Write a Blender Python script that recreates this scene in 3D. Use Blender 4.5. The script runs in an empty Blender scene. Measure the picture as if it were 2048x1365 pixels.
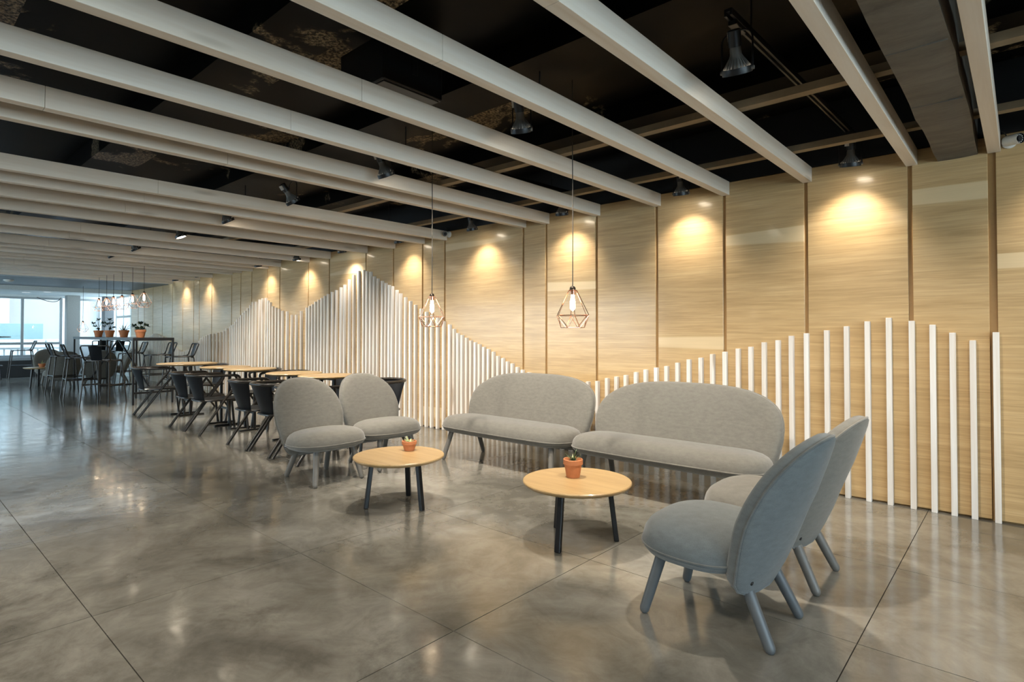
import bpy, bmesh, math, random
from mathutils import Vector, Matrix, Quaternion
from math import pi, sin, cos, radians, sqrt

# ------------------------------------------------------------------ camera, world, light, exposure
scn = bpy.context.scene
COL = scn.collection
rnd = random.Random(7)

cam_data = bpy.data.cameras.new('camera')
cam = bpy.data.objects.new('camera', cam_data)
COL.objects.link(cam)
cam.location = (0, 0, 1.12)
cam.rotation_euler = (radians(90 + 0.95), 0, radians(41.7))
cam_data.sensor_width = 36
cam_data.lens = 36 * 1148 / 2048
cam_data.shift_y = -35 / 2048
cam_data.clip_start = 0.05
cam_data.clip_end = 300
scn.camera = cam

world = bpy.data.worlds.new('sky')
scn.world = world
world.use_nodes = True
wn = world.node_tree.nodes
wl = world.node_tree.links
bg = wn['Background']
tc = wn.new('ShaderNodeTexCoord')
sep = wn.new('ShaderNodeSeparateXYZ')
wl.new(tc.outputs['Generated'], sep.inputs[0])
ramp = wn.new('ShaderNodeValToRGB')
ramp.color_ramp.elements[0].position = 0.0
ramp.color_ramp.elements[0].color = (0.74, 0.87, 0.94, 1)
ramp.color_ramp.elements[1].position = 0.9
ramp.color_ramp.elements[1].color = (0.46, 0.68, 0.98, 1)
wl.new(sep.outputs['Z'], ramp.inputs[0])
wl.new(ramp.outputs[0], bg.inputs[0])
bg.inputs[1].default_value = 15.0

scn.view_settings.view_transform = 'Standard'
scn.view_settings.look = 'None'
scn.view_settings.gamma = 1
scn.view_settings.use_curve_mapping = False
scn.view_settings.exposure = -0.50
scn.cycles.max_bounces = 8
scn.cycles.diffuse_bounces = 4
scn.cycles.glossy_bounces = 4
scn.cycles.transparent_max_bounces = 12
scn.cycles.caustics_reflective = False
scn.cycles.caustics_refractive = False
scn.cycles.sample_clamp_indirect = 6.0
scn.cycles.use_denoising = True

SPOT_WALL_W = 57      # lamps that wash the timber wall
SPOT_FLOOR_W = 250     # lamps over the seating
SPOT_FILL_W = 105     # unseen rows of lamps overhead, added to light the foreground
WARM = (1.0, 0.91, 0.78)


def portal(loc, rot, sx, sy):
    l = bpy.data.lights.new('sky_portal', 'AREA')
    l.shape = 'RECTANGLE'
    l.size, l.size_y = sx, sy
    l.cycles.is_portal = True
    o = bpy.data.objects.new('sky_portal', l)
    o.location, o.rotation_euler = loc, rot
    COL.objects.link(o)


# the glazed end facade, the side pane beside it and the unseen windows behind the camera
portal((-19.25, -0.3, 1.25), (0, radians(-90), 0), 1.7, 9.0)
portal((-18.1, 4.52, 1.2), (radians(-90), 0, 0), 2.1, 1.9)
portal((-13.0, -5.36, 1.22), (radians(90), 0, 0), 11.2, 1.85)  # sky through the added front windows
portal((5.05, -0.6, 1.3), (0, radians(90), 0), 2.0, 7.6)


# ------------------------------------------------------------------ mesh helpers
class MB:
    """collects shapes in one bmesh, then links them as one object"""

    def __init__(self):
        self.bm = bmesh.new()

    def box(self, x0, x1, y0, y1, z0, z1, bev=0.0, mat=None):
        b = bmesh.new() if bev else self.bm
        vs = [b.verts.new(p) for p in ((x0, y0, z0), (x1, y0, z0), (x1, y1, z0), (x0, y1, z0),
                                       (x0, y0, z1), (x1, y0, z1), (x1, y1, z1), (x0, y1, z1))]
        for f in ((0, 3, 2, 1), (4, 5, 6, 7), (0, 1, 5, 4), (1, 2, 6, 5), (2, 3, 7, 6), (3, 0, 4, 7)):
            b.faces.new([vs[i] for i in f])
        if bev:
            bmesh.ops.bevel(b, geom=b.edges[:], offset=bev, segments=1, affect='EDGES')
            self.absorb(b, mat)
        elif mat is not None:
            bmesh.ops.transform(b, matrix=mat, verts=vs)
        return self

    def absorb(self, b, mat=None):
        m = {}
        for v in b.verts:
            m[v] = self.bm.verts.new((mat @ v.co) if mat is not None else v.co)
        for f in b.faces:
            try:
                self.bm.faces.new([m[v] for v in f.verts])
            except ValueError:
                pass
        b.free()

    def rings(self, rings, closed=True, cap0=False, cap1=False):
        R = [[self.bm.verts.new(p) for p in r] for r in rings]
        n = len(R[0])
        for a, b in zip(R[:-1], R[1:]):
            for i in range(n if closed else n - 1):
                j = (i + 1) % n
                self.bm.faces.new((a[i], a[j], b[j], b[i]))
        if cap0:
            self.bm.faces.new(R[0][::-1])
        if cap1:
            self.bm.faces.new(R[-1])
        return self

    def lathe(self, prof, n=24, c=(0, 0, 0), cap0=True, cap1=True, mat=None):
        rr = []
        for r, z in prof:
            ring = [Vector((c[0] + r * cos(2 * pi * i / n), c[1] + r * sin(2 * pi * i / n), c[2] + z)) for i in range(n)]
            if mat is not None:
                ring = [mat @ p for p in ring]
            rr.append(ring)
        return self.rings(rr, True, cap0, cap1)

    def tube(self, path, r, n=8, closed=False, flat=None):
        path = [Vector(p) for p in path]
        m = len(path)
        rad = r if isinstance(r, (list, tuple)) else [r] * m
        tang = []
        for i in range(m):
            if closed:
                t = path[(i + 1) % m] - path[i - 1]
            elif i == 0:
                t = path[1] - path[0]
            elif i == m - 1:
                t = path[-1] - path[-2]
            else:
                t = (path[i + 1] - path[i]).normalized() + (path[i] - path[i - 1]).normalized()
            tang.append(t.normalized())
        up = Vector((0, 0, 1)) if abs(tang[0].z) < 0.9 else Vector((1, 0, 0))
        nrm = (up - tang[0] * up.dot(tang[0])).normalized()
        rr = []
        for i in range(m):
            if i:
                q = tang[i - 1].rotation_difference(tang[i])
                nrm = (q @ nrm)
                nrm = (nrm - tang[i] * nrm.dot(tang[i])).normalized()
            bi = tang[i].cross(nrm)
            rr.append([path[i] + (nrm * cos(2 * pi * k / n) + bi * sin(2 * pi * k / n)) * rad[i] for k in range(n)])
        if closed:
            rr.append(rr[0])
            self.rings(rr, True)
            bmesh.ops.remove_doubles(self.bm, verts=self.bm.verts[:], dist=1e-6)
        else:
            self.rings(rr, True, True, True)
        return self

    def build(self, name, mat, parent=None, smooth=True, angle=40, weld=False):
        bm = self.bm
        if weld:
            bmesh.ops.remove_doubles(bm, verts=bm.verts[:], dist=1e-5)
        bmesh.ops.recalc_face_normals(bm, faces=bm.faces[:])
        me = bpy.data.meshes.new(name)
        bm.to_mesh(me)
        bm.free()
        me.materials.append(mat)
        if smooth:
            me.polygons.foreach_set('use_smooth', [True] * len(me.polygons))
            me.set_sharp_from_angle(angle=radians(angle))
        o = bpy.data.objects.new(name, me)
        COL.objects.link(o)
        if parent is not None:
            o.parent = parent
        return o


def fillet(pts, rad, seg=5):
    """polyline with rounded corners"""
    pts = [Vector(p) for p in pts]
    out = [pts[0]]
    for a, b, c in zip(pts[:-2], pts[1:-1], pts[2:]):
        d1, d2 = (a - b), (c - b)
        r = min(rad, d1.length * 0.48, d2.length * 0.48)
        p1, p2 = b + d1.normalized() * r, b + d2.normalized() * r
        for k in range(seg + 1):
            t = k / seg
            out.append(p1 * (1 - t) ** 2 + b * 2 * t * (1 - t) + p2 * t * t)
    out.append(pts[-1])
    return out


def sub(name, mesh, parent, loc=(0, 0, 0), scale=(1, 1, 1), rotz=0):
    o = bpy.data.objects.new(name, mesh)
    COL.objects.link(o)
    o.parent = parent
    o.location, o.scale, o.rotation_euler = loc, scale, (0, 0, rotz)
    return o


def thing(name, label, cat, loc=(0, 0, 0), rotz=0, group=None):
    o = bpy.data.objects.new(name, None)
    o.empty_display_size = 0.1
    COL.objects.link(o)
    o.location, o.rotation_euler = loc, (0, 0, rotz)
    o['label'], o['category'] = label, cat
    if group:
        o['group'] = group
    return o


def struct(o):
    o['kind'] = 'structure'
    return o


def dup(root, loc, rotz, label, group=None):
    """copy of a thing with copies of its parts and sub-parts"""
    r = root.copy()
    COL.objects.link(r)
    r.location, r.rotation_euler = loc, (0, 0, rotz)
    r['label'] = label
    if group:
        r['group'] = group
    for ch in list(root.children):
        c = ch.copy()
        COL.objects.link(c)
        c.parent = r
        for g in list(ch.children):
            d = g.copy()
            COL.objects.link(d)
            d.parent = c
    return r


# ------------------------------------------------------------------ materials
def new_mat(name):
    m = bpy.data.materials.new(name)
    m.use_nodes = True
    nt = m.node_tree
    return m, nt.nodes, nt.links, nt.nodes['Principled BSDF']


def ramp_node(n, stops):
    r = n.new('ShaderNodeValToRGB')
    e = r.color_ramp.elements
    while len(e) < len(stops):
        e.new(0.5)
    for el, (p, c) in zip(e, stops):
        el.position = p
        el.color = (c[0], c[1], c[2], 1)
    return r


def noise(n, l, vec, scale, detail=4, rough=0.55, dist=0.0):
    t = n.new('ShaderNodeTexNoise')
    t.inputs['Scale'].default_value = scale
    t.inputs['Detail'].default_value = detail
    t.inputs['Roughness'].default_value = rough
    t.inputs['Distortion'].default_value = dist
    if vec is not None:
        l.new(vec, t.inputs['Vector'])
    return t


def mapped(n, l, out, scale, random_shift=0.0):
    mp = n.new('ShaderNodeMapping')
    mp.inputs['Scale'].default_value = scale
    src = out
    if random_shift:
        oi = n.new('ShaderNodeObjectInfo')
        mu = n.new('ShaderNodeMath')
        mu.operation = 'MULTIPLY'
        mu.inputs[1].default_value = random_shift
        l.new(oi.outputs['Random'], mu.inputs[0])
        ad = n.new('ShaderNodeVectorMath')
        ad.operation = 'ADD'
        l.new(out, ad.inputs[0])
        l.new(mu.outputs[0], ad.inputs[1])
        src = ad.outputs[0]
    l.new(src, mp.inputs['Vector'])
    return mp.outputs[0]


def mixc(n, l, fac, a, b, mode='MIX'):
    m = n.new('ShaderNodeMix')
    m.data_type = 'RGBA'
    m.blend_type = mode
    for sock, v in ((m.inputs[0], fac), (m.inputs[6], a), (m.inputs[7], b)):
        if hasattr(v, 'is_linked'):
            l.new(v, sock)
        elif isinstance(v, (int, float)):
            sock.default_value = v
        else:
            sock.default_value = (v[0], v[1], v[2], 1)
    return m.outputs[2]


def bump(n, l, height, strength, dist, bsdf):
    b = n.new('ShaderNodeBump')
    b.inputs['Strength'].default_value = strength
    b.inputs['Distance'].default_value = dist
    l.new(height, b.inputs['Height'])
    l.new(b.outputs[0], bsdf.inputs['Normal'])


def plain(name, col, rough=0.5, metal=0.0, spec=0.5, vary=0.12, scale=40):
    m, n, l, p = new_mat(name)
    geo = n.new('ShaderNodeNewGeometry')
    t = noise(n, l, geo.outputs['Position'], scale, 3)
    c = mixc(n, l, t.outputs[0], [x * (1 - vary) for x in col], [min(1, x * (1 + vary)) for x in col])
    l.new(c, p.inputs['Base Color'])
    p.inputs['Roughness'].default_value = rough
    p.inputs['Metallic'].default_value = metal
    p.inputs['Specular IOR Level'].default_value = spec
    return m


def glow(name, col, strength):
    m, n, l, p = new_mat(name)
    p.inputs['Base Color'].default_value = (*col, 1)
    p.inputs['Emission Color'].default_value = (*col, 1)
    p.inputs['Emission Strength'].default_value = strength
    return m


def veneer(name, dark, mid, light, pale, long_axis='x', rough=0.34, rand=30.0, pale_at=0.66, coat=0.4):
    m, n, l, p = new_mat(name)
    co = n.new('ShaderNodeTexCoord').outputs['Object']
    lo, hi = 0.55, 9.0
    sc = {'x': (lo, hi, hi), 'y': (hi, lo, hi), 'z': (hi, hi, lo)}[long_axis]
    v = mapped(n, l, co, sc, rand)
    a = noise(n, l, v, 1.6, 7, 0.62, 0.9)
    r = ramp_node(n, [(0.28, dark), (0.5, mid), (0.74, light)])
    l.new(a.outputs[0], r.inputs[0])
    sc2 = {'x': (2.5, 90, 90), 'y': (90, 2.5, 90), 'z': (90, 90, 2.5)}[long_axis]
    v2 = mapped(n, l, co, sc2, rand)
    f = noise(n, l, v2, 1.0, 3, 0.6)
    r2 = ramp_node(n, [(0.3, (0.80, 0.78, 0.74)), (0.65, (1.05, 1.05, 1.05))])
    l.new(f.outputs[0], r2.inputs[0])
    c = mixc(n, l, 0.75, r.outputs[0], r2.outputs[0], 'MULTIPLY')
    v4 = mapped(n, l, co, {'x': (6, 330, 330), 'y': (330, 6, 330), 'z': (330, 330, 6)}[long_axis], rand)
    f4 = noise(n, l, v4, 1.0, 2, 0.6)
    r4 = ramp_node(n, [(0.35, (0.86, 0.84, 0.80)), (0.6, (1.03, 1.03, 1.03))])
    l.new(f4.outputs[0], r4.inputs[0])
    c = mixc(n, l, 0.7, c, r4.outputs[0], 'MULTIPLY')
    sc3 = {'x': (0.16, 4.0, 4.0), 'y': (4.0, 0.16, 4.0), 'z': (4.0, 4.0, 0.16)}[long_axis]
    v3 = mapped(n, l, co, sc3, rand * 1.7)
    s = noise(n, l, v3, 1.0, 2, 0.4, 0.3)
    r3 = ramp_node(n, [(pale_at, (0, 0, 0)), (pale_at + 0.02, (0.7, 0.7, 0.7))])
    l.new(s.outputs[0], r3.inputs[0])
    c = mixc(n, l, r3.outputs[0], c, pale)
    l.new(c, p.inputs['Base Color'])
    p.inputs['Roughness'].default_value = rough
    p.inputs['Coat Weight'].default_value = coat
    p.inputs['Coat Roughness'].default_value = 0.11
    bump(n, l, f.outputs[0], 0.06, 0.002, p)
    return m


def whitewash(name, axis, white, wood, lean, rough=0.55):
    m, n, l, p = new_mat(name)
    co = n.new('ShaderNodeTexCoord').outputs['Object']
    sc = {'y': (14, 0.7, 14), 'z': (22, 22, 0.8)}[axis]
    v = mapped(n, l, co, sc, 60.0)
    a = noise(n, l, v, 1.2, 6, 0.6, 0.6)
    r = ramp_node(n, [(0.35 + lean, (0, 0, 0)), (0.75 + lean, (1, 1, 1))])
    l.new(a.outputs[0], r.inputs[0])
    oi = n.new('ShaderNodeObjectInfo')
    c = mixc(n, l, r.outputs[0], white, wood)
    tint = mixc(n, l, oi.outputs['Random'], (0.93, 0.90, 0.87), (1.04, 1.04, 1.05))
    c = mixc(n, l, 1.0, c, tint, 'MULTIPLY')
    # knots
    kv = mapped(n, l, co, {'y': (6, 1.1, 6), 'z': (6, 6, 1.1)}[axis], 25.0)
    vor = n.new('ShaderNodeTexVoronoi')
    vor.inputs['Scale'].default_value = 1.0
    l.new(kv, vor.inputs['Vector'])
    kr = ramp_node(n, [(0.05, (1, 1, 1)), (0.14, (0, 0, 0))])
    l.new(vor.outputs['Distance'], kr.inputs[0])
    km = mixc(n, l, kr.outputs[0], c, [x * 0.72 for x in wood])
    l.new(km, p.inputs['Base Color'])
    p.inputs['Roughness'].default_value = rough
    bump(n, l, a.outputs[0], 0.05, 0.002, p)
    return m


def fabric(name, col):
    m, n, l, p = new_mat(name)
    co = n.new('ShaderNodeTexCoord').outputs['Object']
    v = mapped(n, l, co, (1, 1, 3.0))
    a = noise(n, l, v, 260, 2, 0.7)
    b = noise(n, l, mapped(n, l, co, (1, 1, 2.5)), 26, 4, 0.6)
    f = mixc(n, l, 0.5, a.outputs[0], b.outputs[0])
    r = ramp_node(n, [(0.3, [x * 0.74 for x in col]), (0.7, [x * 1.2 for x in col])])
    l.new(f, r.inputs[0])
    l.new(r.outputs[0], p.inputs['Base Color'])
    p.inputs['Roughness'].default_value = 0.92
    p.inputs['Specular IOR Level'].default_value = 0.2
    p.inputs['Sheen Weight'].default_value = 0.35
    p.inputs['Sheen Roughness'].default_value = 0.5
    bump(n, l, a.outputs[0], 0.25, 0.002, p)
    return m


def concrete_floor():
    m, n, l, p = new_mat('polished_concrete')
    pos = n.new('ShaderNodeNewGeometry').outputs['Position']
    oi = n.new('ShaderNodeObjectInfo')
    a = noise(n, l, pos, 1.3, 8, 0.62, 0.6)
    r = ramp_node(n, [(0.30, (0.078, 0.074, 0.063)), (0.47, (0.168, 0.160, 0.139)), (0.64, (0.255, 0.245, 0.216))])
    l.new(a.outputs[0], r.inputs[0])
    b = noise(n, l, pos, 5.5, 8, 0.68, 1.2)
    r2 = ramp_node(n, [(0.3, (0.72, 0.71, 0.68)), (0.6, (1.08, 1.08, 1.08))])
    l.new(b.outputs[0], r2.inputs[0])
    c = mixc(n, l, 0.9, r.outputs[0], r2.outputs[0], 'MULTIPLY')
    # dark blotches of worn sealer
    d = noise(n, l, pos, 0.75, 9, 0.72, 0.4)
    r3 = ramp_node(n, [(0.57, (0, 0, 0)), (0.66, (0.65, 0.65, 0.65))])
    l.new(d.outputs[0], r3.inputs[0])
    c = mixc(n, l, r3.outputs[0], c, (0.060, 0.055, 0.043))
    tint = mixc(n, l, oi.outputs['Random'], (0.93, 0.92, 0.90), (1.06, 1.05, 1.04))
    c = mixc(n, l, 1.0, c, tint, 'MULTIPLY')
    # fine specks
    sp = noise(n, l, pos, 160, 1)
    rs = ramp_node(n, [(0.74, (0, 0, 0)), (0.78, (0.5, 0.5, 0.5))])
    l.new(sp.outputs[0], rs.inputs[0])
    c = mixc(n, l, rs.outputs[0], c, (0.10, 0.09, 0.07))
    l.new(c, p.inputs['Base Color'])
    rr = n.new('ShaderNodeMapRange')
    rr.inputs['From Min'].default_value = 0.3
    rr.inputs['From Max'].default_value = 0.7
    rr.inputs['To Min'].default_value = 0.19
    rr.inputs['To Max'].default_value = 0.085
    l.new(b.outputs[0], rr.inputs['Value'])
    l.new(rr.outputs[0], p.inputs['Roughness'])
    p.inputs['IOR'].default_value = 2.0
    w = noise(n, l, pos, 3.2, 3, 0.5, 0.4)
    bump(n, l, w.outputs[0], 0.13, 0.02, p)
    return m


def black_ceiling():
    m, n, l, p = new_mat('black_painted_slab')
    pos = n.new('ShaderNodeNewGeometry').outputs['Position']
    a = noise(n, l, pos, 1.1, 5, 0.6, 0.5)
    r = ramp_node(n, [(0.585, (0, 0, 0)), (0.615, (1, 1, 1))])
    l.new(a.outputs[0], r.inputs[0])
    g = noise(n, l, pos, 55, 3, 0.7)
    rg = ramp_node(n, [(0.42, (0.012, 0.010, 0.008)), (0.62, (0.30, 0.23, 0.14))])
    l.new(g.outputs[0], rg.inputs[0])
    b = noise(n, l, pos, 3.5, 4)
    rb = ramp_node(n, [(0.35, (0.002, 0.002, 0.002)), (0.7, (0.006, 0.005, 0.004))])
    l.new(b.outputs[0], rb.inputs[0])
    c = mixc(n, l, r.outputs[0], rb.outputs[0], rg.outputs[0])
    l.new(c, p.inputs['Base Color'])
    p.inputs['Roughness'].default_value = 0.40
    p.inputs['Specular IOR Level'].default_value = 0.05
    h = mixc(n, l, r.outputs[0], (0.5, 0.5, 0.5), g.outputs[0])
    bump(n, l, h, 0.7, 0.02, p)
    return m


def rough_concrete():
    m, n, l, p = new_mat('raw_concrete')
    co = n.new('ShaderNodeNewGeometry').outputs['Position']
    a = noise(n, l, mapped(n, l, co, (1.0, 2.4, 1.0)), 3.0, 9, 0.7, 0.5)
    r = ramp_node(n, [(0.3, (0.060, 0.054, 0.045)), (0.7, (0.145, 0.130, 0.108))])
    l.new(a.outputs[0], r.inputs[0])
    l.new(r.outputs[0], p.inputs['Base Color'])
    p.inputs['Roughness'].default_value = 0.75
    bump(n, l, a.outputs[0], 0.5, 0.02, p)
    return m


def pane_glass(name, tint):
    m, n, l, p = new_mat(name)
    n.remove(p)
    tr = n.new('ShaderNodeBsdfTransparent')
    tr.inputs[0].default_value = (*tint, 1)
    gl = n.new('ShaderNodeBsdfGlossy')
    gl.inputs['Roughness'].default_value = 0.02
    fr = n.new('ShaderNodeFresnel')
    fr.inputs[0].default_value = 1.45
    mx = n.new('ShaderNodeMixShader')
    ge = n.new('ShaderNodeNewGeometry')
    front = n.new('ShaderNodeMath')
    front.operation = 'SUBTRACT'
    front.inputs[0].default_value = 1.0
    l.new(ge.outputs['Backfacing'], front.inputs[1])
    fm = n.new('ShaderNodeMath')
    fm.operation = 'MULTIPLY'
    l.new(fr.outputs[0], fm.inputs[0])
    l.new(front.outputs[0], fm.inputs[1])
    l.new(fm.outputs[0], mx.inputs[0])
    l.new(tr.outputs[0], mx.inputs[1])
    l.new(gl.outputs[0], mx.inputs[2])
    l.new(mx.outputs[0], n['Material Output'].inputs[0])
    return m


M = {}
M['wall_wood'] = veneer('oak_veneer', (0.43, 0.288, 0.137), (0.52, 0.360, 0.180), (0.585, 0.42, 0.225), (0.70, 0.56, 0.35))
M['groove'] = plain('oak_groove', (0.34, 0.20, 0.075), 0.5)
M['table_wood'] = veneer('oak_table', (0.36, 0.235, 0.105), (0.44, 0.295, 0.14), (0.49, 0.345, 0.175), (0.49, 0.35, 0.18), 'x', 0.36, 9.0, 0.8, 0.2)
M['slat'] = whitewash('whitewashed_slat', 'z', (0.75, 0.74, 0.72), (0.60, 0.52, 0.43), 0.05)
M['beam'] = whitewash('whitewashed_beam', 'y', (0.82, 0.76, 0.68), (0.70, 0.60, 0.49), 0.02)
M['batten'] = plain('dusty_batten', (0.22, 0.165, 0.10), 0.7, vary=0.25, scale=12)
M['floor'] = concrete_floor()
M['joint'] = plain('joint_filler', (0.045, 0.040, 0.032), 0.8, vary=0.4)
M['ceiling'] = black_ceiling()
M['concrete'] = rough_concrete()
M['black'] = plain('black_paint', (0.010, 0.010, 0.011), 0.42)
M['black_metal'] = plain('black_lacquered_steel', (0.010, 0.010, 0.011), 0.36, 0.0, 0.35)
M['chair_metal'] = plain('dark_bronze_steel', (0.028, 0.024, 0.021), 0.26, 0.3, 0.6)
M['chair_sheet'] = plain('slate_sheet_steel', (0.005, 0.006, 0.008), 0.40, 0.0, 0.25)
M['fabric'] = fabric('taupe_felt', (0.156, 0.147, 0.127))
M['leg'] = plain('taupe_lacquer', (0.150, 0.141, 0.126), 0.42)
M['fabric_blue'] = fabric('blue_grey_felt', (0.122, 0.138, 0.142))
M['leg_blue'] = plain('blue_grey_lacquer', (0.095, 0.105, 0.112), 0.40)
M['piping'] = fabric('felt_piping', (0.17, 0.158, 0.135))
M['piping_blue'] = fabric('blue_felt_piping', (0.11, 0.115, 0.11))
M['terracotta'] = plain('terracotta', (0.52, 0.19, 0.075), 0.75, vary=0.18, scale=30)
M['soil'] = plain('soil', (0.030, 0.018, 0.010), 0.9, vary=0.5, scale=120)
M['leaf'] = plain('green_leaf', (0.060, 0.110, 0.045), 0.45, vary=0.35)
M['leaf_dark'] = plain('dark_leaf', (0.022, 0.045, 0.022), 0.4, vary=0.4)
M['leaf_pale'] = plain('pale_succulent', (0.30, 0.36, 0.16), 0.5, vary=0.3)
M['aloe'] = plain('aloe_leaf', (0.075, 0.105, 0.085), 0.45, vary=0.3)
M['stem'] = plain('stem', (0.07, 0.06, 0.035), 0.7)
M['copper'] = plain('polished_copper', (0.86, 0.46, 0.30), 0.2, 1.0)
M['bronze'] = plain('dark_bronze', (0.045, 0.034, 0.024), 0.3, 0.7)
M['cord'] = plain('braided_cord', (0.022, 0.018, 0.013), 0.6)
M['bulb'] = glow('glowing_bulb', (1.0, 0.77, 0.50), 26)
M['lens'] = glow('lit_lens', (1.0, 0.86, 0.66), 40)
M['heatsink'] = plain('grey_heatsink', (0.13, 0.125, 0.115), 0.45, 0.3)
M['sticker'] = plain('white_sticker', (0.55, 0.55, 0.52), 0.6)
M['white_plastic'] = plain('white_plastic', (0.72, 0.72, 0.70), 0.35)
M['led'] = plain('pale_led', (0.85, 0.85, 0.82), 0.25)
M['grey_plank'] = plain('grey_ceiling_plank', (0.19, 0.22, 0.245), 0.5)
M['plaster'] = plain('pale_plaster', (0.60, 0.65, 0.66), 0.7)
M['column'] = plain('grey_column', (0.27, 0.275, 0.27), 0.7)
M['column_dark'] = plain('dark_grey_column', (0.14, 0.145, 0.15), 0.7)
M['frame'] = plain('grey_aluminium', (0.33, 0.37, 0.39), 0.4, 0.3)
M['glass'] = pane_glass('tinted_window_glass', (0.70, 0.73, 0.725))
M['lightly_tinted'] = pane_glass('lightly_tinted_glass', (0.72, 0.76, 0.76))
M['clear'] = pane_glass('clear_window_glass', (0.90, 0.94, 0.95))
M['plinth'] = plain('dark_plinth', (0.018, 0.019, 0.020), 0.5)
M['wall_plain'] = plain('grey_plaster_wall', (0.42, 0.41, 0.39), 0.8)
M['hoarding'] = plain('teal_hoarding', (0.24, 0.33, 0.32), 0.7)
M['out_white'] = plain('pale_facade', (0.62, 0.62, 0.60), 0.8)
M['out_pink'] = plain('pink_render', (0.47, 0.43, 0.40), 0.8)
M['out_glass'] = plain('far_window', (0.36, 0.40, 0.42), 0.3)
M['asphalt'] = plain('asphalt', (0.22, 0.23, 0.23), 0.9)
M['tag'] = plain('black_tag', (0.01, 0.01, 0.012), 0.6)
M['tag_print'] = plain('grey_print', (0.45, 0.45, 0.45), 0.6)

WALL_Y = 4.47
SLAT_Y = 4.43
ENDX = -19.2
CEIL = 2.74

# ------------------------------------------------------------------ floor: slabs with recessed joints
fl = MB().box(-19.4, 5.2, -5.2, 4.9, -0.12, -0.010).build('floor', M['joint'])
struct(fl)
XJ = [1.9, 0.69, -0.46, -1.61, -2.76, -3.94, -5.10]
while XJ[-1] > -18.6:
    XJ.append(XJ[-1] - 1.16)
YJ = [-2.02, -1.15, -0.28, 0.603, 1.478, 2.385, 3.27, 4.16]
xe = [5.2] + XJ + [-19.35]
ye = [-5.2] + YJ + [4.6]
G = 0.0018
for i in range(len(xe) - 1):
    for j in range(len(ye) - 1):
        x1, x0, y0, y1 = xe[i] - G, xe[i + 1] + G, ye[j] + G, ye[j + 1] - G
        cx, cy = (x0 + x1) / 2, (y0 + y1) / 2
        b = MB().box(x0 - cx, x1 - cx, y0 - cy, y1 - cy, -0.014, 0).build('slab', M['floor'], fl, smooth=False)
        b.location = (cx, cy, 0)

# ------------------------------------------------------------------ timber wall: panels between grooves
wall = MB().box(-17.0, 5.2, WALL_Y + 0.016, WALL_Y + 0.2, 0, CEIL + 0.05).build('wall_back', M['groove'])
struct(wall)
MB().box(-17.0, 5.2, WALL_Y + 0.004, WALL_Y + 0.018, 2.305, CEIL + 0.05).build('upper_band', M['black'], wall, smooth=False)
JOINTS = [-0.132, -0.539, -1.158, -1.747, -2.330, -2.936, -3.528, -3.828, -5.033, -5.436, -6.018, -6.628, -7.552,
          -8.150, -9.062, -9.502, -10.093, -10.537, -10.926, -11.848, -12.479, -12.78, -13.400, -14.029, -14.677,
          -15.33, -15.957, -16.43]
edges = [5.2, 1.66, 1.06, 0.465] + JOINTS + [-17.0]
for k in range(len(edges) - 1):
    ga = 0.019 if abs(edges[k] + 0.132) < 0.01 else 0.0125
    gb = 0.019 if abs(edges[k + 1] + 0.132) < 0.01 else 0.0125
    x1, x0 = edges[k] - ga, edges[k + 1] + gb
    cx = (x0 + x1) / 2
    b = MB().box(x0 - cx, x1 - cx, -0.011, 0.011, -1.145, 1.145, 0.002).build('panel', M['wall_wood'], wall, smooth=False)
    b.location = (cx, WALL_Y + 0.011, 1.155)

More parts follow.
